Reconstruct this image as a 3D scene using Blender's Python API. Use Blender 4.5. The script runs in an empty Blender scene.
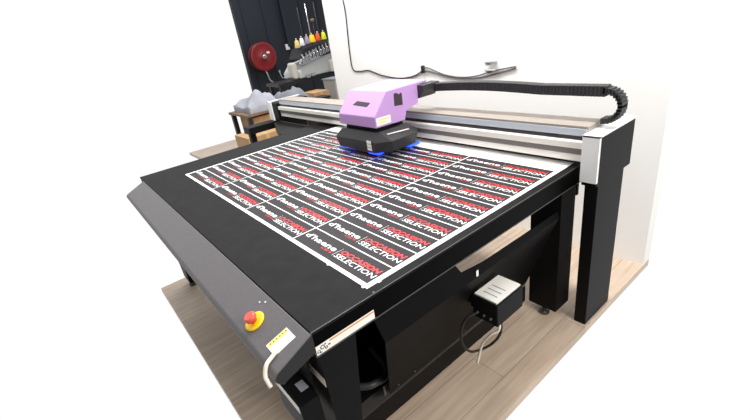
import bpy, bmesh, math, random
from mathutils import Vector, Matrix
random.seed(4)
S = bpy.context.scene
COL = S.collection
Z0 = 0.95            # height of the printer bed above the floor; shapes below give z from the bed surface
WORLD_POS = {}

# ------------------------------------------------------------------ materials
def mat(name, col, rough=.5, metal=0., spec=.5, noise=0., nscale=20., bump=0., bscale=200., emit=None, estr=0., coat=0.):
    m = bpy.data.materials.new(name); m.use_nodes = True
    nt = m.node_tree; b = nt.nodes['Principled BSDF']
    b.inputs['Base Color'].default_value = (*col, 1)
    b.inputs['Roughness'].default_value = rough
    b.inputs['Metallic'].default_value = metal
    b.inputs['Specular IOR Level'].default_value = spec
    if coat: b.inputs['Coat Weight'].default_value = coat
    tc = nt.nodes.new('ShaderNodeTexCoord')
    if noise:
        n = nt.nodes.new('ShaderNodeTexNoise'); n.inputs['Scale'].default_value = nscale
        n.inputs['Detail'].default_value = 5
        nt.links.new(tc.outputs['Object'], n.inputs['Vector'])
        r = nt.nodes.new('ShaderNodeValToRGB')
        r.color_ramp.elements[0].position = .3; r.color_ramp.elements[1].position = .72
        r.color_ramp.elements[0].color = (*[c*(1-noise) for c in col], 1)
        r.color_ramp.elements[1].color = (*[min(1, c*(1+noise)) for c in col], 1)
        nt.links.new(n.outputs['Fac'], r.inputs['Fac'])
        nt.links.new(r.outputs['Color'], b.inputs['Base Color'])
    if bump:
        n2 = nt.nodes.new('ShaderNodeTexNoise'); n2.inputs['Scale'].default_value = bscale
        nt.links.new(tc.outputs['Object'], n2.inputs['Vector'])
        bp = nt.nodes.new('ShaderNodeBump'); bp.inputs['Strength'].default_value = bump
        bp.inputs['Distance'].default_value = .002
        nt.links.new(n2.outputs['Fac'], bp.inputs['Height'])
        nt.links.new(bp.outputs['Normal'], b.inputs['Normal'])
    if emit:
        b.inputs['Emission Color'].default_value = (*emit, 1)
        b.inputs['Emission Strength'].default_value = estr
    return m
def srgb(r, g, b):
    f = lambda c: ((c/255+.055)/1.055)**2.4 if c > 10 else c/255/12.92
    return (f(r), f(g), f(b))

M = {
 'bed': mat('bed_black', srgb(24, 23, 24), .6, spec=.12, noise=.3, nscale=14, bump=.15),
 'black': mat('powder_black', srgb(17, 17, 18), .5, spec=.12, noise=.12, nscale=30, bump=.12),
 'black_fascia': mat('fascia_black', srgb(4, 4, 4), .4, spec=.04),
 'panelblack': mat('panel_black', srgb(16, 16, 17), .5, spec=.06, noise=.08, nscale=6),
 'edge': mat('lit_edge_metal', srgb(88, 86, 84), .4, metal=.4),  # grey metal of small hardware, also used for painted lit edges
 'ctrl': mat('control_grey', srgb(98, 95, 97), .5, spec=.35, noise=.06, nscale=60, bump=.1),
 'ctrlside': mat('control_dark', srgb(42, 42, 44), .5, spec=.3),
 'purple': mat('carriage_purple', srgb(188, 149, 208), .5, spec=.4),
 'skirt': mat('skirt_black', srgb(44, 44, 46), .42, spec=.4),
 'dark': mat('slot_dark', srgb(52, 44, 50), .6),
 'silver': mat('beam_silver', srgb(176, 170, 164), .34, metal=.65, noise=.06, nscale=9),
 'beamtop': mat('beam_top', srgb(158, 148, 138), .5, noise=.05, nscale=8),
 'bluereflect': mat('scale_reflect_tint', srgb(196, 204, 214), .45),  # slight blue in the base colour stands in for a reflection
 'rail': mat('rail_white', srgb(240, 236, 228), .3, spec=.6),
 'white': mat('white_paint', srgb(240, 240, 240), .5),
 'paper': mat('label_white', srgb(238, 236, 230), .6),
 'orange': mat('label_orange', srgb(222, 150, 80), .6),
 'yellow': mat('label_yellow', srgb(240, 225, 120), .6),
 'btn_yellow': mat('button_yellow', srgb(250, 205, 20), .35),
 'btn_red': mat('button_red', srgb(225, 90, 80), .3),
 'ink': mat('print_black', srgb(48, 45, 47), .5, spec=.16, noise=.03, nscale=3),
 'sheet': mat('sheet_white', srgb(250, 250, 250), .5),
 'inkwhite': mat('print_white', srgb(252, 252, 252), .5),
 'inkred': mat('print_red', srgb(214, 38, 46), .45),
 'chain': mat('chain_black', srgb(46, 46, 49), .5),
 'cable': mat('cable_black', srgb(30, 30, 32), .5),
 'greycable': mat('cable_grey', srgb(90, 88, 88), .5),
 'whitecable': mat('cable_white', srgb(235, 228, 215), .5),
 'uv': mat('uv_lamp', (.02, .05, .6), .3, emit=(.01, .07, 1.0), estr=2.2),
 'navy': mat('cladding_navy', srgb(33, 38, 47), .55, spec=.3, noise=.1, nscale=2),
 'red': mat('reel_red', srgb(124, 20, 28), .4, noise=.08, nscale=10),
 'reddark': mat('reel_red_dark', srgb(105, 18, 26), .5),
 'chrome': mat('chrome', srgb(200, 200, 205), .25, metal=.9),
 'card': mat('cardboard', srgb(196, 156, 112), .8, noise=.12, nscale=8),
 'tape': mat('packing_tape', srgb(214, 178, 132), .4),
 'emb': mat('machine_enamel', srgb(196, 200, 198), .4, noise=.05, nscale=8),
 'embcream': mat('machine_cream', srgb(206, 202, 192), .4),
 'embdark': mat('machine_dark', srgb(22, 24, 30), .5),
 'bin': mat('bin_grey', srgb(185, 186, 184), .5, noise=.06, nscale=4),
 'cloth': mat('cloth_pale', srgb(172, 174, 184), .9, noise=.1, nscale=7, bump=.5, bscale=30),
 'cloth2': mat('cloth_grey', srgb(135, 138, 146), .9, noise=.1, nscale=7, bump=.5, bscale=30),
 'wood': mat('bench_wood', srgb(120, 96, 76), .6, noise=.2, nscale=6),
 'emblip': mat('lip_grey', srgb(120, 116, 112), .5),
 'led': mat('led_green', srgb(40, 120, 60), .4, emit=(.1, .9, .2), estr=.2),
}

def floor_mat():
    m = bpy.data.materials.new('laminate_planks'); m.use_nodes = True
    nt = m.node_tree; b = nt.nodes['Principled BSDF']; L = nt.links.new
    tc = nt.nodes.new('ShaderNodeTexCoord')
    mp = nt.nodes.new('ShaderNodeMapping'); mp.inputs['Rotation'].default_value = (0, 0, math.pi/2)
    L(tc.outputs['Object'], mp.inputs['Vector'])
    br = nt.nodes.new('ShaderNodeTexBrick')
    br.inputs['Scale'].default_value = 1.0; br.inputs['Brick Width'].default_value = 1.2
    br.inputs['Row Height'].default_value = .19; br.inputs['Mortar Size'].default_value = .0018
    br.inputs['Color1'].default_value = (*srgb(208, 188, 168), 1)
    br.inputs['Color2'].default_value = (*srgb(192, 172, 153), 1)
    br.inputs['Mortar'].default_value = (*srgb(150, 134, 120), 1)
    L(mp.outputs['Vector'], br.inputs['Vector'])
    mp2 = nt.nodes.new('ShaderNodeMapping'); mp2.inputs['Scale'].default_value = (30, 2.2, 1)
    L(tc.outputs['Object'], mp2.inputs['Vector'])
    n = nt.nodes.new('ShaderNodeTexNoise'); n.inputs['Scale'].default_value = 1.2; n.inputs['Detail'].default_value = 8
    L(mp2.outputs['Vector'], n.inputs['Vector'])
    r = nt.nodes.new('ShaderNodeValToRGB')
    r.color_ramp.elements[0].position = .3; r.color_ramp.elements[0].color = (.8, .79, .78, 1)
    r.color_ramp.elements[1].position = .7; r.color_ramp.elements[1].color = (1.1, 1.1, 1.1, 1)
    L(n.outputs['Fac'], r.inputs['Fac'])
    mx = nt.nodes.new('ShaderNodeMix'); mx.data_type = 'RGBA'; mx.blend_type = 'MULTIPLY'; mx.inputs[0].default_value = 1
    L(br.outputs['Color'], mx.inputs[6]); L(r.outputs['Color'], mx.inputs[7])
    L(mx.outputs[2], b.inputs['Base Color'])
    b.inputs['Roughness'].default_value = .42
    return m
def clad_mat(name, col, period, depth):
    m = mat(name, col, .55, spec=.3)
    nt = m.node_tree; b = nt.nodes['Principled BSDF']; L = nt.links.new
    tc = nt.nodes.new('ShaderNodeTexCoord')
    w = nt.nodes.new('ShaderNodeTexWave'); w.wave_type = 'BANDS'; w.bands_direction = 'X'
    w.wave_profile = 'SAW'; w.inputs['Scale'].default_value = 2*math.pi/20/period
    mp = nt.nodes.new('ShaderNodeMapping'); mp.inputs['Rotation'].default_value = (0, 0, 0)
    L(tc.outputs['Object'], mp.inputs['Vector']); L(mp.outputs['Vector'], w.inputs['Vector'])
    bp = nt.nodes.new('ShaderNodeBump'); bp.inputs['Strength'].default_value = depth; bp.inputs['Distance'].default_value = .01
    L(w.outputs['Fac'], bp.inputs['Height']); L(bp.outputs['Normal'], b.inputs['Normal'])
    return m

# ------------------------------------------------------------------ mesh builder
class MB:
    def __init__(s): s.bm = bmesh.new(); s.mi = 0
    def _face(s, vs):
        try:
            f = s.bm.faces.new(vs); f.material_index = s.mi; return f
        except ValueError: return None
    def box(s, x0, x1, y0, y1, z0, z1, bev=0.):
        v = [s.bm.verts.new((x, y, z)) for x in (x0, x1) for y in (y0, y1) for z in (z0, z1)]
        fs = [s._face([v[i] for i in q]) for q in ((0,1,3,2), (4,6,7,5), (0,4,5,1), (2,3,7,6), (0,2,6,4), (1,5,7,3))]
        if bev:
            es = list({e for f in fs for e in f.edges})
            bmesh.ops.bevel(s.bm, geom=es, offset=bev, segments=2, affect='EDGES', profile=.5)
        return s
    def hexa(s, bottom, top):
        """solid between two polygons with the same number of points"""
        b = [s.bm.verts.new(p) for p in bottom]; t = [s.bm.verts.new(p) for p in top]
        n = len(b); s._face(b[::-1]); s._face(t)
        for i in range(n): s._face([b[i], b[(i+1) % n], t[(i+1) % n], t[i]])
        return s
    def prism(s, pts, axis, a0, a1, bev=0.):
        """polygon pts extruded along an axis ('x': pts are (y,z); 'y': (x,z); 'z': (x,y))"""
        def P(p, a):
            return {'x': (a, p[0], p[1]), 'y': (p[0], a, p[1]), 'z': (p[0], p[1], a)}[axis]
        nf = len(s.bm.faces)
        s.hexa([P(p, a0) for p in pts], [P(p, a1) for p in pts])
        if bev:
            s.bm.faces.ensure_lookup_table()
            es = list({e for f in s.bm.faces[nf:] for e in f.edges})
            bmesh.ops.bevel(s.bm, geom=es, offset=bev, segments=2, affect='EDGES', profile=.5)
        return s
    def poly(s, pts):
        s._face([s.bm.verts.new(p) for p in pts]); return s
    def tube(s, pts, r, n=10, smooth=6, r2=None):
        P = [Vector(p) for p in pts]
        if smooth and len(P) > 2:
            Q = []
            for i in range(len(P)-1):
                a, b, c, d = P[max(i-1, 0)], P[i], P[i+1], P[min(i+2, len(P)-1)]
                for k in range(smooth):
                    t = k/smooth
                    Q.append(.5*((2*b)+(c-a)*t+(2*a-5*b+4*c-d)*t*t+(3*b-a-3*c+d)*t**3))
            Q.append(P[-1]); P = Q
        rings = []; up = Vector((0, 0, 1))
        N = None
        for i, p in enumerate(P):
            d = (P[min(i+1, len(P)-1)]-P[max(i-1, 0)]).normalized()
            if N is None: N = d.orthogonal().normalized()
            N = (N-d*N.dot(d)).normalized(); B = d.cross(N)
            rr = r if r2 is None else r+(r2-r)*i/(len(P)-1)
            rings.append([s.bm.verts.new(p+(N*math.cos(a)+B*math.sin(a))*rr) for a in [2*math.pi*k/n for k in range(n)]])
        for a, b in zip(rings, rings[1:]):
            for k in range(n):
                f = s._face([a[k], a[(k+1) % n], b[(k+1) % n], b[k]])
                if f: f.smooth = True
        s._face(rings[0][::-1]); s._face(rings[-1])
        return s
    def lathe(s, prof, org, axis=(0, 0, 1), n=32):
        """profile of (radius, height) points turned about an axis"""
        ax = Vector(axis).normalized(); u = ax.orthogonal().normalized(); w = ax.cross(u); o = Vector(org)
        rings = []
        for r, h in prof:
            rings.append([s.bm.verts.new(o+ax*h+(u*math.cos(a)+w*math.sin(a))*max(r, 1e-4)) for a in [2*math.pi*k/n for k in range(n)]])
        for a, b in zip(rings, rings[1:]):
            for k in range(n):
                f = s._face([a[k], a[(k+1) % n], b[(k+1) % n], b[k]])
                if f: f.smooth = True
        s._face(rings[0][::-1]); s._face(rings[-1])
        return s
    def build(s, name, mats, parent=None, label=None, cat=None, group=None, kind=None, org=None):
        bm = s.bm
        bmesh.ops.recalc_face_normals(bm, faces=bm.faces[:])
        for v in bm.verts: v.co.z += Z0
        lo = [min(v.co[i] for v in bm.verts) for i in range(3)]
        hi = [max(v.co[i] for v in bm.verts) for i in range(3)]
        W = Vector(((lo[0]+hi[0])/2, (lo[1]+hi[1])/2, lo[2]))
        for v in bm.verts: v.co -= W
        me = bpy.data.meshes.new(name); bm.to_mesh(me); bm.free()
        for m in (mats if isinstance(mats, (list, tuple)) else [mats]):
            me.materials.append(M[m] if isinstance(m, str) else m)
        o = bpy.data.objects.new(name, me); COL.objects.link(o)
        WORLD_POS[o.name] = W
        if parent is not None:
            o.parent = parent; o.location = W-WORLD_POS[parent.name]
        else: o.location = W
        tag(o, label, cat, group, kind)
        return o
def tag(o, label=None, cat=None, group=None, kind=None):
    if label: o['label'] = label
    if cat: o['category'] = cat
    if group: o['group'] = group
    if kind: o['kind'] = kind
def empty(name, x, y, z, label, cat, group=None):
    o = bpy.data.objects.new(name, None); COL.objects.link(o)
    o.empty_display_size = .1
    W = Vector((x, y, z+Z0)); o.location = W; WORLD_POS[o.name] = W
    tag(o, label, cat, group); return o
FL = -Z0      # floor level in bed coordinates

# ------------------------------------------------------------------ setting
m = MB(); t = .05
out = [(.17, -.42), (.17, 2.2), (-3.1, 2.2), (-3.1, 5.4), (-7.3, 5.4), (-7.3, 1.2), (-3.5, 1.2), (-3.5, .9), (-2.5, .9), (-2.5, -.42)]
m.prism(out, 'z', FL-t, FL)
m.build('floor', floor_mat(), kind='structure')
wallw = clad_mat('partition_white', srgb(253, 252, 250), .055, .12)
MB().box(-3.17, .17, 2.1, 2.2, FL, 2.0).build('wall_back', wallw, kind='structure')
m = MB(); m.box(-7.3, -7.2, 2.75, 5.4, FL, 2.0)
y = 2.9
while y < 5.3:                                   # standing seams of the dark cladding
    m.box(-7.2, -7.188, y, y+.03, FL, 2.0); y += .42
m.build('wall_left', 'navy', kind='structure')
MB().box(-7.205, -7.13, 3.70, 3.78, .60, 2.0).build('trim_1', 'navy', kind='structure')

# ------------------------------------------------------------------ the printer
pr = empty('flatbed_printer', -1.2, .5, FL, 'large black flatbed printer with a purple print head over its wide table', 'printer')
m = MB(); m.box(-2.44, .055, -.256, 1.42, -.012, 0, .0015)
m.build('bed_table', 'bed', pr)
m = MB(); m.box(.02, .055, -.2555, 1.42, -.092, -.0125, .001)
fas = m.build('side_fascia', 'black_fascia', pr)
m = MB()
m.box(.0545, .0575, -.256, 1.42, -.0955, -.0915)
m.box(.0540, .0575, -.2585, -.2555, -.094, -.001)
m.box(.0540, .0562, -.256, 1.42, -.0018, .0006)
m.build('lit_edge_metal', 'edge', fas, label='thin pale strips painted as the lit edges of the black side fascia')  # light catching the fascia's edges, painted as pale strips
MB().box(-2.44, .018, -.254, -.236, -.12, -.014).build('front_fascia', 'black', pr)
MB().box(-2.44, .018, 1.40, 1.42, -.20, -.014).build('back_fascia', 'black', pr)
MB().box(-2.44, -2.42, -.233, 1.398, -.20, -.014).build('side_fascia', 'black', pr)
m = MB()
for yy in (-.05, .20, .45, .70, .95, 1.2): m.box(-2.42, .018, yy, yy+.05, -.12, -.014)
m.build('bed_frame', 'black', pr)
# little white tape tabs round the sheet, grub screws on the bed edge
m = MB()
m.mi = 0
m.lathe([(.004, 0), (.004, .003)], (.049, -.012, -.001), n=10)
m.build('edge_screw', 'edge', pr)
# legs, base beams, side panel
for k, (lx, ly) in enumerate(((.019, -.2345), (.019, 1.24), (-2.24, -.232), (-2.24, 1.24))):
    m = MB(); tp = .09 if ly < 0 else 0
    m.hexa([(lx-.17, ly, FL+.06), (lx, ly, FL+.06), (lx, ly+.145-tp, FL+.06), (lx-.17, ly+.145-tp, FL+.06)],
           [(lx-.17, ly, -.122), (lx, ly, -.122), (lx, ly+.145, -.122), (lx-.17, ly+.145, -.122)])
    leg = m.build('leg', 'black', pr)
    f = MB().lathe([(.03, 0), (.03, .015), (.012, .02), (.012, .058)], (lx-.085, ly+.03, FL), n=20)
    f.build('levelling_foot', 'edge', leg)
    if k == 0:
        l = MB().box(-.115, .012, -.2365, -.2350, -.272, -.236)
        l.mi = 1; l.box(-.112, .009, -.2372, -.2365, -.247, -.241)
        l.build('warning_label', ['paper', 'orange'], leg, label='white warning label on the end of the leg')
m = MB(); m.box(-.235, -.175, -.175, 1.238, -.90, -.782, .003); m.build('base_beam', 'black', pr)
m = MB(); m.box(-2.24, -2.18, -.085, 1.238, -.90, -.80, .003); m.build('base_beam', 'black', pr)
m = MB(); m.box(-2.07, -.237, .5, .56, -.89, -.81, .003); m.build('cross_beam', 'black', pr)
m = MB(); m.box(-.24, -.172, -.175, 1.238, -.7815, -.7785); m.build('beam_lit_edge', 'edge', pr, label='pale strip painted as the lit top edge of the lower beam')  # light along the beam's top edge, painted as a pale strip
# bent side panel: upright flange above, slanting inwards below
m = MB(); th = .004
up = [(-.006, -.095), (.405, -.095), (.455, -.19), (.60, -.205), (1.20, -.215), (1.20, -.246), (.013, -.246)]
tilt = lambda z: .032-.045*(z+.246)/.151
m.hexa([(tilt(b)-th, a, b) for a, b in up], [(tilt(b), a, b) for a, b in up])
lo = [((.03, .013, -.246), (.03, 1.20, -.246), (-.150, 1.20, -.735), (-.150, .112, -.735))]
q = lo[0]; m.hexa(q, [(x-th, y, z-.001) for x, y, z in q])
m.build('side_panel', 'panelblack', pr)
for yy, zz in ((.155, .70), (.26, .70), (.62, .70)):
    m = MB()
    xx = -.150+(.735-zz)/.489*.18
    m.lathe([(.006, 0), (.006, .003), (.003, .005)], (xx, yy, -zz), axis=(.94, 0, -.34), n=10)
    m.build('panel_screw', 'edge', pr)
# added dark plates shade the service opening; tray and black waste hose in it
MB().box(-.60, -.58, -.23, .40, -.78, -.121).build('shade_plate', 'black_fascia', pr)  # added to keep the white surroundings from showing through
MB().prism([(-.579, -.77), (-.19, -.77), (-.165, -.735), (-.008, -.31), (-.008, -.121), (-.579, -.121)], 'y', .396, .40).build('shade_plate', 'black_fascia', pr)
MB().box(-.58, -.245, -.20, .39, -.79, -.775).build('bottom_tray', 'black', pr)
m = MB(); m.tube([(-.55, -.16, -.60), (-.40, -.12, -.63), (-.25, -.06, -.62), (-.17, .015, -.62), (-.16, .06, -.625), (-.19, .13, -.67), (-.28, .20, -.72), (-.45, .24, -.75)], .016, 12)
m.build('waste_hose', 'chain', pr)
m = MB(); m.box(-.165, -.16, .088, .10, -.735, -.68); m.build('panel_bracket', 'edge', pr)
# the long caution label on the side fascia
m = MB(); m.mi = 0
m.prism([(-.2545, -.0905), (-.028, -.0905), (-.028, -.0560), (-.2545, -.0570)], 'x', .0552, .0560)
m.mi = 1; m.box(.0560, .0564, -.205, -.030, -.066, -.0605)
m.mi = 2
def ring(m, cy, cz, r, w, x0, n=14):
    for k in range(n):
        a0, a1 = 2*math.pi*k/n, 2*math.pi*(k+1)/n
        P = [(x0, cy+math.cos(a)*rr, cz+math.sin(a)*rr) for a, rr in ((a0, r), (a1, r), (a1, r-w), (a0, r-w))]
        m.poly(P)
ring(m, -.232, -.070, .008, .003, .0563); ring(m, -.2465, -.079, .006, .0025, .0563)
ring(m, -.2195, -.079, .0055, .003, .0563)
m.box(.0560, .0563, -.224, -.219, -.067, -.062); m.box(.0560, .0563, -.212, -.204, -.077, -.072)
m.box(.0560, .0563, -.244, -.236, -.087, -.084)
m.build('caution_label', ['paper', 'orange', 'black'], fas, label='long white caution label with an orange line and black pictograms')

# control console along the front edge
m = MB()
prof = [(-.2575, -.002), (-.385, -.058), (-.396, -.072), (-.394, -.088), (-.380, -.102), (-.2575, -.066)]
m.prism(prof, 'x', -2.30, .060, .004)
con = m.build('control_console', 'ctrl', pr, label='sloping grey control console')
m = MB(); m.prism([(y+(.003 if y < -.3 else 0), z-.001) for y, z in prof], 'x', .0605, .0625); m.build('console_end', 'ctrlside', con, label='black end cap of the console')
def cp(x, y, up=0.):                               # a point on the console's slope
    return (x, y, -.002-(-.2575-y)*(.056/.1275)+up)
nrm = Vector((0, -.402, .916))
m = MB(); o = Vector(cp(-.180, -.338, .0005))
m.lathe([(.036, 0), (.036, .004), (.03, .006)], o, nrm, 28)
eb = m.build('emergency_stop', 'btn_yellow', con, label='round yellow base of the emergency stop')
m = MB(); m.lathe([(.012, .006), (.012, .018), (.02, .02), (.021, .03), (.016, .036)], o, nrm, 28)
m.build('stop_button', 'btn_red', eb, label='red mushroom stop button')
m = MB(); m.lathe([(.003, 0), (.003, .002)], cp(-.235, -.29, .0005), nrm, 12); m.build('indicator_lamp', 'paper', con)
m = MB(); m.lathe([(.003, 0), (.003, .002)], cp(-.212, -.278, .0005), nrm, 12); m.build('indicator_lamp', 'paper', con)
m = MB()
A = [cp(-.043, -.288, .0012), cp(.016, -.289, .0012), cp(.004, -.361, .0012), cp(-.057, -.360, .0012)]
m.hexa([Vector(p)-Vector((0, 0, .0015)) for p in A], A)
m.mi = 1
m.hexa([cp(-.041, -.291, .0012), cp(-.024, -.291, .0012), cp(-.038, -.357, .0012), cp(-.054, -.357, .0012)],
       [cp(-.041, -.291, .0015), cp(-.024, -.291, .0015), cp(-.038, -.357, .0015), cp(-.054, -.357, .0015)])
m.mi = 2
for k in range(6):
    yy = -.294-k*.0105; xx = -.036-k*.0022
    m.box(xx, xx+.004, yy-.004, yy, cp(0, yy)[2]+.0014, cp(0, yy)[2]+.0019)
m.build('console_label', ['paper', 'yellow', 'dark'], con, label='white label with a yellow strip')
# white cable tie hanging over the console's edge, junction box under it
m = MB()
m.tube([cp(.002, -.350, .0065), cp(.004, -.372, .007), cp(.010, -.392, .008), (.020, -.407, -.076), (.034, -.408, -.092), (.044, -.407, -.103)], .0065, 8)
m.build('white_cable_loop', 'whitecable', con, label='white cable hanging over the console edge')
m = MB(); m.box(-.19, .0, -.335, -.262, -.44, -.295, .004)
jb = m.build('junction_box', 'black', pr)
m = MB(); m.box(-.185, -.01, -.3375, -.3355, -.325, -.299); m.build('light_cover', 'paper', jb, label='pale strip along the box')
m = MB(); m.box(-.10, -.055, -.300, -.270, -.2945, -.2925); m.build('grey_sticker', 'cloth2', jb, label='grey sticker on top of the box')
for k in range(2): m = MB().box(-.165+k*.03, -.160+k*.03, -.325, -.320, -.2945, -.293).build('status_light', 'led', jb, label='tiny green light')
m = MB(); m.box(-.14, -.04, -.2615, -.2545, -.40, -.15); m.build('box_bracket', 'black', pr)

# gantry beam across the table
m = MB(); m.box(-3.13, .09, 1.32, 1.47, .030, .192, .003); beam = m.build('gantry_beam', 'silver', pr)
m = MB(); m.box(-3.13, .09, 1.315, 1.475, .192, .203, .002); m.build('beam_cover', 'beamtop', beam)
m = MB(); m.box(-3.12, .085, 1.310, 1.3195, .156, .190); m.build('linear_scale', 'bluereflect', beam, label='steel scale strip with a blue reflection painted in')
m = MB(); m.box(-3.12, .085, 1.316, 1.3195, .1355, .154)
x = -3.0
while x < 0:
    m.box(x, x+.07, 1.312, 1.3160, .137, .146); x += .125
m.build('slot_strip', 'dark', beam, label='dark slotted strip')
m = MB(); m.box(-3.12, .085, 1.283, 1.3195, .100, .134, .003); m.build('guide_rail', 'rail', beam, label='white guide rail')
m = MB(); m.box(-3.12, .085, 1.296, 1.3195, .0665, .0995, .002); m.build('lower_lip', 'emblip', beam, label='dark lower lip')
# slim light edge in front of the bed's rear seam
m = MB(); m.box(-3.12, .085, 1.302, 1.3195, .031, .066); m.build('bright_lip', 'rail', beam)
for sx, x0, x1 in ((-1, -3.32, -3.131), (1, .0905, .165)):
    m = MB(); m.prism([(1.28, -.08), (1.28, .168), (1.66, .168), (1.66, -.08)], 'x', x0, x1, .004)
    e = m.build('gantry_end', 'black', pr)
    m = MB(); m.box(x0-.005 if sx < 0 else x0, x0+.075 if sx < 0 else x1+.004, 1.262, 1.279, -.055, .176)
    m.box(x0-.005 if sx < 0 else x0, x0+.02 if sx < 0 else x1+.004, 1.262, 1.66, .1685, .178)
    m.build('white_trim', 'white', e, label='white sheet metal trim')
    m = MB(); m.box(x0+.005, x1-.005, 1.31, 1.60, FL, -.081, .003); m.build('gantry_leg', 'black', pr)
m = MB(); m.box(-3.33, -3.17, .93, 1.26, -.085, -.015, .004); m.box(-3.28, -3.22, .95, 1.01, FL, -.086); m.build('travel_rail', 'black', pr)
m = MB(); m.prism([(-3.128, 1.278), (-2.445, 1.278), (-2.445, .985), (-2.58, .985), (-3.128, 1.20)], 'z', -.10, -.02, .003)
ext = m.build('bed_extension', 'black', pr)
m = MB(); m.box(-2.452, -2.442, .985, 1.40, -.019, -.0155); m.box(-3.11, -2.445, 1.268, 1.278, -.0195, -.0155)
m.lathe([(.012, 0), (.012, .006), (.006, .010)], (-2.47, 1.03, -.019), n=14)
m.build('extension_edge', 'edge', ext)

# print carriage
m = MB()
hp = [(.905, .198), (.905, .267), (1.022, .400), (1.385, .404), (1.375, .390), (1.285, .388), (1.285, .272), (1.165, .250), (1.155, .190)]
m.prism(hp, 'x', -1.39, -1.0, .005)
hood = m.build('print_carriage', 'purple', pr, label='purple print head hood')
m = MB(); m.box(-1.36, -1.025, .935, 1.15, .160, .197)
m.build('carriage_neck', 'black', hood)
m = MB(); c = .07
def octo(x0, x1, y0, y1, c, z): return [(x0+c, y0, z), (x1-c, y0, z), (x1, y0+c, z), (x1, y1-c, z), (x1-c, y1, z), (x0+c, y1, z), (x0, y1-c, z), (x0, y0+c, z)]
m.hexa(octo(-1.50, -.915, .875, 1.245, .075, .115), octo(-1.39, -1.0, .905, 1.16, .02, .170))
m.hexa(octo(-1.485, -.93, .88, 1.24, .085, .045), octo(-1.50, -.915, .875, 1.245, .075, .114))
sk = m.build('carriage_skirt', 'skirt', hood, label='black flared skirt round the print heads')
m = MB()
for k in range(3): m.box(-1.075, -1.035, .8725, .8765, .060+k*.022, .078+k*.022)
m.build('skirt_label', 'paper', sk, label='white label in three parts')
m = MB(); s0 = Vector((-.966, .96, .151)); s1 = Vector((-.95, 1.13, .143))
m.tube([s0, s1], .004, 8, 0); m.build('skirt_line', 'rail', sk)
for x0, x1, y0, y1 in ((-1.43, -1.36, .90, .985), (-1.09, -.99, .888, .93), (-.965, -.925, 1.10, 1.19)):
    MB().box(x0, x1, y0, y1, .032, .0445).build('uv_lamp', 'uv', hood, label='glowing blue ultraviolet curing lamp')
m = MB()
def sl(x, t, d=0.): return (x, .905+.117*t-d*.75, .267+.133*t+d*.66)
P = [(-1.272, .40), (-1.118, .36), (-1.100, .53), (-1.240, .56)]
m.hexa([sl(x, t, .0002) for x, t in P], [sl(x, t, .0015) for x, t in P]); m.build('hood_grip', 'dark', hood, label='dark grip slot in the sloping face')
m = MB(); m.prism([(1.075, .298), (1.145, .292), (1.147, .362), (1.135, .370), (1.128, .362), (1.118, .362), (1.105, .374), (1.08, .374)], 'x', -.9998, -.998)
m.build('hood_vent', 'dark', hood, label='dark vent slot in the side')
m = MB(); m.prism([(.914, .208), (1.032, .208), (1.032, .256), (.914, .258)], 'x', -.9998, -.9985)
m.mi = 1; m.box(-.9985, -.998, .935, 1.02, .238, .246); m.box(-.9985, -.998, .93, .99, .222, .228)
m.build('hood_label', ['paper', 'yellow'], hood, label='white label with yellow lines')
m = MB(); m.prism([(-1.02, .30), (-.992, .30), (-.945, .35), (-.945, .384), (-1.02, .386)], 'y', 1.287, 1.44, .003); m.build('chain_bracket', 'chain', hood)
# energy chain: links along a gently sagging run, then down to the beam
m = MB(); N = 58
for k in range(N):
    x = -.95+k*.0185; z = .352+.012*math.sin(math.pi*min(1, k/40))
    m.box(x, x+.0168, 1.385, 1.445, z-.025, z+.024, .002)
    m.box(x+.002, x+.021, 1.392, 1.438, z-.019, z+.018)
for k in range(14):
    a = math.pi*k/13; cx, cz, R = .12, .284, .070
    x, z = cx+R*math.sin(a), cz+R*math.cos(a)
    m.box(x-.01, x+.01, 1.385, 1.445, z-.013, z+.013)
m.build('energy_chain', 'chain', pr)

# ------------------------------------------------------------------ the printed sheet
font_cache = {}
def text_mesh(txt, bold):
    if (txt, bold) in font_cache: return font_cache[(txt, bold)]
    cu = bpy.data.curves.new('lettering', 'FONT'); cu.body = txt; cu.resolution_u = 2; cu.offset = bold; cu.size = 1
    ob = bpy.data.objects.new('lettering', cu); COL.objects.link(ob)
    bpy.context.view_layer.update()
    dg = bpy.context.evaluated_depsgraph_get(); me = ob.evaluated_get(dg).to_mesh()
    vs = [tuple(v.co) for v in me.vertices]; fs = [tuple(p.vertices) for p in me.polygons]
    ob.evaluated_get(dg).to_mesh_clear(); bpy.data.objects.remove(ob)
    x0 = min(v[0] for v in vs); x1 = max(v[0] for v in vs); y0 = min(v[1] for v in vs); y1 = max(v[1] for v in vs)
    vs = [((v[0]-x0)/(x1-x0), (v[1]-y0)/(y1-y0)) for v in vs]
    font_cache[(txt, bold)] = (vs, fs); return vs, fs
m = MB()
m.mi = 0; m.box(-2.098, .018, -.015, 1.345, .0003, .0030)
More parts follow.
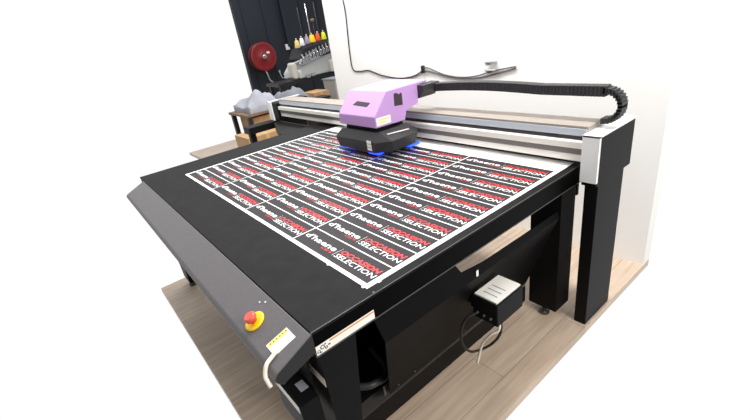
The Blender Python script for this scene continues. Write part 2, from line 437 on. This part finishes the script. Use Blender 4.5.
# small white tabs of the sheet's masking tape
for (a, b, c, d) in ((-.006, .004, -.021, -.015), (.018, .023, .032, .046), (-.22, -.212, -.020, -.015)): m.box(a, b, c, d, .0004, .0024)
def put(txt, x0, x1, y0, y1, shear, bold, mi, z):
    vs, fs = text_mesh(txt, bold); m.mi = mi
    V = [m.bm.verts.new((x0+(x1-x0)*u+shear*v*(y1-y0), y0+(y1-y0)*v, z)) for u, v in vs]
    for f in fs: m._face([V[i] for i in f])
for i in range(4):
    for j in range(10):
        X = -.52*i; Y = .12*j
        m.mi = 1; m.box(X-.5165, X-.0035, Y+.003, Y+.117, .0030, .0034)
        put("d'haene", X-.500, X-.276, Y+.050, Y+.082, 0, .012, 2, .0038)
        put("cars", X-.350, X-.278, Y+.034, Y+.046, .2, .0, 3, .0038)
        m.mi = 2; m.poly([(X-.262, Y+.030, .0038), (X-.2605, Y+.030, .0038), (X-.2575, Y+.088, .0038), (X-.259, Y+.088, .0038)])
        put("OCCASION", X-.250, X-.020, Y+.059, Y+.085, .25, .034, 3, .0038)
        put("SELECTION", X-.250, X-.014, Y+.030, Y+.055, .15, .004, 2, .0038)
m.build('printed_sheet', ['sheet', 'ink', 'inkwhite', 'inkred'], label='large white sheet with rows of black, red and white printed labels', cat='printed sheet')

# ------------------------------------------------------------------ power box at the printer's side and its cables
pb = empty('power_box', .10, .64, -.50, 'black box with a white paper on top, fixed to the side of the printer', 'electrical box')
m = MB(); m.box(.0, .13, .53, .72, -.465, -.351, .004); bx = m.build('housing', 'black', pb)
m = MB(); m.box(-.0345, -.0005, .56, .60, -.45, -.37); m.build('mounting_bracket', 'black', pb)
m = MB(); m.box(.008, .122, .538, .712, -.3505, -.343); m.mi = 1
for k in range(3): m.box(.03, .10, .57+k*.03, .575+k*.03, -.343, -.3425)
m.build('paper_top', ['paper', 'cloth2'], pb, label='white papers lying on the box lid')
m = MB()
for yy in (.03, .065, .10): MB().lathe([(.006, 0), (.006, .01), (.004, .011)], (yy, .5295, -.43), (0, -1, 0), 14).build('socket', 'edge', pb)
m = MB(); m.box(.0302, .0312, .528, .542, -.245, -.214); m.build('side_tag', 'paper', pr, label='small white tag on the side panel')
m = MB(); m.tube([(.03, .517, -.43), (.005, .48, -.45), (-.02, .47, -.52), (-.03, .48, -.62), (-.02, .53, -.70), (.03, .60, -.68), (.075, .62, -.60), (.10, .60, -.50), (.10, .59, -.4655)], .006, 10)
m.build('power_cable', 'cable', label='black cable looping below the black box at the side of the printer', cat='cable')
m = MB(); m.tube([(.12, .56, -.4655), (.12, .55, -.50), (.09, .53, -.53), (.05, .53, -.60), (.03, .53, -.67), (.02, .52, -.74)], .0055, 10)
m.build('network_cable', 'whitecable', label='white cable hanging down beside the looping black cable', cat='cable')

# ------------------------------------------------------------------ on the white partition
m = MB()
m.tube([(-2.774, 2.092, 1.038), (-2.765, 2.092, .90), (-2.80, 2.092, .55), (-2.79, 2.092, .37), (-2.66, 2.092, .345), (-2.52, 2.092, .352), (-2.30, 2.092, .30), (-2.05, 2.092, .275), (-1.86, 2.092, .295), (-1.73, 2.088, .345)], .006, 8)
m.build('wall_cable', 'cable', label='thin black cable falling down the white partition to the hook', cat='cable')
m = MB()
m.tube([(-1.73, 2.085, .37), (-1.65, 2.088, .36), (-1.5, 2.09, .31), (-1.32, 2.09, .285), (-1.15, 2.09, .295), (-1.0, 2.09, .33), (-.8, 2.09, .36)], .005, 8)
m.tube([(-1.725, 2.085, .345), (-1.6, 2.088, .325), (-1.45, 2.09, .29), (-1.3, 2.09, .275), (-1.1, 2.09, .285), (-.95, 2.09, .315), (-.8, 2.09, .35)], .005, 8)
m.build('wall_cable', 'greycable', label='doubled grey cable sagging along the white partition right of the hook', cat='cable')
m = MB(); m.box(-1.745, -1.715, 2.075, 2.0995, .325, .385, .004); m.box(-1.738, -1.722, 2.062, 2.076, .322, .345)
m.build('cable_hook', 'cable', label='small black hook on the white partition where the cables meet', cat='hook')
for z, lab in ((.395, 'upper'), (.335, 'lower')):
    m = MB(); m.box(-1.045, -.965, 2.05, 2.0995, z, z+.014, .003); m.box(-1.04, -1.03, 2.06, 2.0995, z-.02, z+.001)
    m.build('wall_bracket', 'bin', label=f'{lab} of two short grey brackets on the white partition', cat='bracket', group='grey brackets on the partition')

# ------------------------------------------------------------------ far left: hose reel, hook, socket on the dark wall
hr = empty('hose_reel', -7.05, 3.11, .22, 'red fire hose reel mounted on the dark wall', 'hose reel')
m = MB(); m.lathe([(.05, -.02), (.262, -.02), (.267, 0), (.258, .012), (.22, .004), (.09, .0), (.07, .016), (.0, .018)], (-6.98, 3.04, .50), (1, 0, 0), 48)
m.build('front_disc', 'red', hr)
m = MB(); m.lathe([(.02, -.01), (.258, -.01), (.258, 0), (.02, 0)], (-7.14, 3.04, .50), (1, 0, 0), 48); m.build('back_disc', 'reddark', hr)
m = MB()
for k in range(7): m.lathe([(.18, 0), (.225, .0), (.225, .018), (.18, .018)], (-7.135+k*.0185, 3.04, .50), (1, 0, 0), 32)
m.build('coiled_hose', 'cable', hr)
m = MB(); m.lathe([(.045, 0), (.045, .02), (.02, .035)], (-6.967, 3.04, .50), (1, 0, 0), 24); m.lathe([(.02, 0), (.02, .04)], (-6.99, 3.04, .50), (1, 0, 0), 16); m.build('hub', 'chrome', hr)
MB().box(-7.1875, -7.1405, 2.95, 3.13, .42, .58, .004).build('wall_mount', 'chrome', hr)
m = MB(); m.box(-6.976, -6.968, 3.11, 3.17, .545, .58); m.build('reel_sticker', 'paper', hr, label='pale sticker on the red disc')
m = MB(); m.tube([(-7.05, 3.03, .28), (-7.03, 3.05, .15), (-7.03, 3.07, .05), (-7.02, 3.13, -.02), (-7.03, 3.18, -.12)], .014, 10); m.build('nozzle_hose', 'chrome', hr, label='pale hose end hanging from the reel')
m = MB(); m.tube([(-7.18, 3.39, .16), (-7.15, 3.40, .05), (-7.13, 3.44, .02), (-7.13, 3.47, .06), (-7.15, 3.45, .10)], .011, 10)
m.box(-7.1995, -7.17, 3.37, 3.41, .14, .19)
m.build('wall_hook', 'chrome', label='chrome hook on the dark wall right of the red reel', cat='hook')
m = MB(); m.box(-7.1995, -7.16, 3.655, 3.735, .54, .65, .006); m.box(-7.16, -7.155, 3.675, 3.715, .57, .62, .002)
m.build('wall_socket', 'white', label='small white socket box on the dark wall', cat='socket')

# ------------------------------------------------------------------ multi-needle embroidery machine behind the partition's edge
em = empty('embroidery_machine', -5.8, 3.35, FL, 'grey multi-needle embroidery machine with thread cones, in front of the dark wall', 'embroidery machine')
m = MB()
m.prism([(2.92, .105), (3.95, .115), (3.95, .47), (3.62, .42), (3.06, .33), (2.94, .21)], 'x', -6.1, -5.5, .02)
body = m.build('machine_body', 'emb', em)
m = MB(); m.prism([(3.52, .115), (3.95, .13), (3.95, .36), (3.70, .38), (3.52, .30)], 'x', -5.498, -5.40, .015); m.build('cream_cover', 'embcream', em, label='cream cover on the right of the machine')
m = MB(); m.prism([(2.79, .14), (2.84, .11), (2.89, .13), (2.895, .34), (2.86, .385), (2.80, .37)], 'x', -5.65, -5.48, .02); m.build('side_cover', 'embcream', em, label='pale rounded end cover')
m = MB()
for k in range(9):
    yy = 3.00+k*.07; zz = .315+.016*k
    m.box(-5.46, -5.42, yy, yy+.022, zz+.02, zz+.17, .003)
    m.tube([(-5.42, yy+.01, zz+.13), (-5.38, yy+.01, zz+.10), (-5.37, yy+.01, zz+.02)], .006, 6)
m.build('needle_head', 'chrome', em, label='row of steel needle levers')
m = MB(); m.prism([(2.96, .34), (3.00, .31), (3.60, .43), (3.60, .47), (2.98, .38)], 'x', -5.52, -5.465, .004)
m.prism([(2.99, .38), (3.3, .50), (3.3, .54), (2.99, .42)], 'x', -5.50, -5.44, .004); m.build('tension_bar', 'chrome', em)
m = MB(); m.prism([(2.96, .42), (3.06, .575), (3.64, .635), (3.78, .61), (3.78, .44), (3.4, .40)], 'x', -5.85, -5.45, .012); m.build('thread_shelf', 'embdark', em, label='black shelf that carries the thread cones')
m = MB(); m.box(-6.0, -5.5, 2.5, 3.85, .045, .098, .006); m.build('machine_table', 'embdark', em, label='dark table top under the machine')
for lx, ly in ((-5.93, 2.55), (-5.55, 2.55), (-5.93, 3.78), (-5.55, 3.78)):
    MB().box(lx-.025, lx+.025, ly-.025, ly+.025, FL, .044).build('leg', 'embdark', em)
m = MB(); m.box(-5.48, -5.45, 3.02, 3.10, .10, .15); m.box(-5.47, -5.44, 3.12, 3.2, .11, .16, .004); m.build('hook_assembly', 'chrome', em)
m = MB(); m.box(-5.50, -5.40, 3.58, 3.80, .155, .235, .004); m.build('white_plate', 'white', em, label='white plate at the machine front')
for yy, zt in ((3.22, 1.2), (3.38, 1.25), (3.55, 1.25), (3.47, .95)):
    m = MB(); m.tube([(-5.66, yy, .58), (-5.66, yy, zt)], .009 if yy == 3.38 else .0035, 8, 0); m.build('thread_rod', 'chrome' if yy == 3.38 else 'edge', em)
cones = (('pale gold', (222, 196, 120), 3.02, .63), ('white', (230, 232, 236), 3.12, .65), ('lilac', (150, 140, 170), 3.225, .665),
         ('bright yellow', (250, 205, 20), 3.33, .675), ('orange red', (222, 84, 40), 3.45, .685), ('lime yellow', (214, 228, 40), 3.57, .69))
for nm, c, yy, zz in cones:
    m_ = mat('thread_'+nm.replace(' ', '_'), srgb(*c), .8)
    e = empty('thread_cone', -5.55, yy, zz-.045, f'{nm} thread cone on the shelf of the embroidery machine', 'thread cone', 'thread cones on the embroidery machine')
    k = 1.25 if nm == 'bright yellow' else 1.
    MB().lathe([(.046*k, 0), (.048*k, .01), (.028*k, .115), (.022*k, .12)], (-5.55, yy, zz-.040), n=18).build('thread', m_, e)
    MB().lathe([(.012, 0), (.009, .03)], (-5.55, yy, zz+.081), n=10).build('spool_core', 'embcream', e)
MB().lathe([(.0, 0), (.03, .006), (.036, .03), (.03, .05), (.0, .058)], (-5.66, 3.47, .952), n=16).build('thread_guide', 'wood', em, label='brown round guide on top of a rod')

# ------------------------------------------------------------------ work bench with cloth, boxes, bin
wb = empty('work_bench', -5.0, 2.1, FL, 'wooden work bench heaped with pale cloth behind the printer', 'bench')
MB().box(-5.35, -4.65, 1.50, 2.62, -.16, -.125, .004).build('bench_top', 'wood', wb)
for lx, ly in ((-5.3, 1.55), (-4.7, 1.55), (-5.3, 2.57), (-4.7, 2.57)): MB().box(lx-.03, lx+.03, ly-.03, ly+.03, FL, -.161).build('leg', 'embdark', wb)
def heap(x0, x1, y0, y1, z, h, matn, label, seed):
    rnd = random.Random(seed); nx, ny = 14, 18; m = MB(); g = []; low = []
    ph = [rnd.uniform(0, 6) for _ in range(6)]
    for i in range(nx):
        r1, r2 = [], []
        for j in range(ny):
            u, v = i/(nx-1), j/(ny-1)
            e = min(1, 5*min(u, 1-u, v, 1-v))
            hh = h*(.35+.65*e)*(.7+.18*math.sin(7*u+ph[0]+3*v)+.15*math.sin(11*v+ph[1])+.08*math.sin(19*u+13*v+ph[2]))
            wx = .02*math.sin(9*v+ph[3]); wy = .02*math.sin(8*u+ph[4])
            r1.append(m.bm.verts.new((x0+(x1-x0)*u+wx, y0+(y1-y0)*v+wy, z+max(hh, .01))))
            r2.append(m.bm.verts.new((x0+(x1-x0)*u+wx, y0+(y1-y0)*v+wy, z)))
        g.append(r1); low.append(r2)
    for i in range(nx-1):
        for j in range(ny-1):
            f = m._face([g[i][j], g[i+1][j], g[i+1][j+1], g[i][j+1]]); f.smooth = True
            m._face([low[i][j], low[i][j+1], low[i+1][j+1], low[i+1][j]])
    for j in range(ny-1):
        m._face([g[0][j], g[0][j+1], low[0][j+1], low[0][j]]); m._face([g[-1][j], low[-1][j], low[-1][j+1], g[-1][j+1]])
    for i in range(nx-1):
        m._face([g[i][0], low[i][0], low[i+1][0], g[i+1][0]]); m._face([g[i][-1], g[i+1][-1], low[i+1][-1], low[i][-1]])
    m.build('cloth_pile', matn, label=label, cat='cloth')
heap(-5.30, -4.68, 1.60, 2.10, -.1245, .27, 'cloth', 'heap of pale cloth at the left end of the work bench', 3)
heap(-5.25, -4.72, 2.19, 2.60, -.1245, .19, 'cloth2', 'grey cloth pile at the right end of the work bench', 8)
def carton(x0, x1, y0, y1, z0, z1, label, rz=0):
    e = empty('cardboard_box', (x0+x1)/2, (y0+y1)/2, z0, label, 'box', 'cardboard boxes behind the printer')
    MB().box(x0, x1, y0, y1, z0, z1-.004, .003).build('carton', 'card', e)
    ym = (y0+y1)/2
    m = MB(); m.box(x0, x1, y0, ym-.002, z1-.0038, z1); m.box(x0, x1, ym+.002, y1, z1-.0038, z1); m.build('flap', 'card', e)
    m = MB(); m.box(x0-.001, x1+.001, ym-.025, ym+.025, z1+.0002, z1+.001); m.box(x1+.0002, x1+.001, ym-.025, ym+.025, z1-.07, z1+.001); m.build('tape', 'tape', e)
carton(-4.62, -4.15, 1.25, 1.80, FL, -.33, 'cardboard box low on the floor, nearest to the printer table')
carton(-5.25, -4.75, 1.62, 2.15, FL, -.20, 'cardboard box standing under the work bench')
carton(-5.30, -4.85, 2.635, 2.82, FL, -.30, 'tall cardboard box on the floor right of the work bench')
carton(-5.40, -5.02, 2.84, 3.14, FL, -.11, 'cardboard box below the embroidery machine, beside the grey bin')
m = MB(); m.box(-4.62, -4.40, 2.40, 2.75, FL, -.13, .01); m.box(-4.63, -4.39, 2.39, 2.76, -.129, -.10, .004); m.build('black_crate', 'embdark', label='black crate standing at the right end of the work bench', cat='crate')
bn = empty('grey_bin', -5.2, 3.6, FL, 'tall grey bin under the embroidery machine next to the white partition', 'bin')
m = MB(); m.hexa([(-5.32, 3.30, FL), (-5.05, 3.30, FL), (-5.05, 3.66, FL), (-5.32, 3.66, FL)], [(-5.36, 3.27, .02), (-5.0, 3.27, .02), (-5.0, 3.72, .02), (-5.36, 3.72, .02)])
m.build('bin_body', 'bin', bn)
MB().box(-5.375, -4.985, 3.25, 3.74, .0205, .04, .005).build('rim', 'cloth2', bn)

# ------------------------------------------------------------------ camera
cam = bpy.data.cameras.new('camera'); co = bpy.data.objects.new('camera', cam); COL.objects.link(co)
right = Vector((.63006873, .76343169, -.14207553)); down = Vector((.24233763, -.36713141, -.89804621)); fwd = Vector((-.73775733, .53140059, -.41632625))
co.matrix_world = Matrix((( right.x, -down.x, -fwd.x, .9545), (right.y, -down.y, -fwd.y, -.6068), (right.z, -down.z, -fwd.z, .7859+Z0), (0, 0, 0, 1)))
cam.sensor_width = 36; cam.lens = 36*403.8/750; cam.clip_start = .02
S.camera = co

# ------------------------------------------------------------------ light
w = bpy.data.worlds.new('hall'); S.world = w; w.use_nodes = True
nt = w.node_tree; bg = nt.nodes['Background']; L = nt.links.new
tc = nt.nodes.new('ShaderNodeTexCoord')
dp = nt.nodes.new('ShaderNodeVectorMath'); dp.operation = 'DOT_PRODUCT'; dp.inputs[1].default_value = (-.707, .707, 0)
L(tc.outputs['Generated'], dp.inputs[0])
mr = nt.nodes.new('ShaderNodeMapRange'); mr.inputs['From Min'].default_value = -.25; mr.inputs['From Max'].default_value = .25
mr.inputs['To Min'].default_value = .35; mr.inputs['To Max'].default_value = 1.02
L(dp.outputs['Value'], mr.inputs['Value']); L(mr.outputs['Result'], bg.inputs['Strength'])
bg.inputs['Color'].default_value = (1, 1, 1, 1)
def area(name, loc, size, sy, power, col=(1, 1, 1)):
    l = bpy.data.lights.new(name, 'AREA'); l.shape = 'RECTANGLE'; l.size = size; l.size_y = sy; l.energy = power; l.color = col
    o = bpy.data.objects.new(name, l); COL.objects.link(o); o.location = loc; return o
area('ceiling_or_fill_light', (-1.0, 1.2, 3.6), 2.4, .3, 100)
area('ceiling_or_fill_light', (-2.6, .2, 3.6), 2.4, .3, 50)
area('ceiling_or_fill_light', (-5.0, 2.8, 3.6), 2.0, .3, 60)
o = area('ceiling_or_fill_light', (3.2, .8, 3.0), .6, 2.4, 150, (1, .95, .88))  # added tilted fill lamp out of view, brightens the printer's right side
o.rotation_euler = (0, math.radians(52), 0)

S.view_settings.view_transform = 'Standard'; S.view_settings.look = 'None'
S.view_settings.gamma = 1; S.view_settings.use_curve_mapping = False; S.view_settings.exposure = 0.
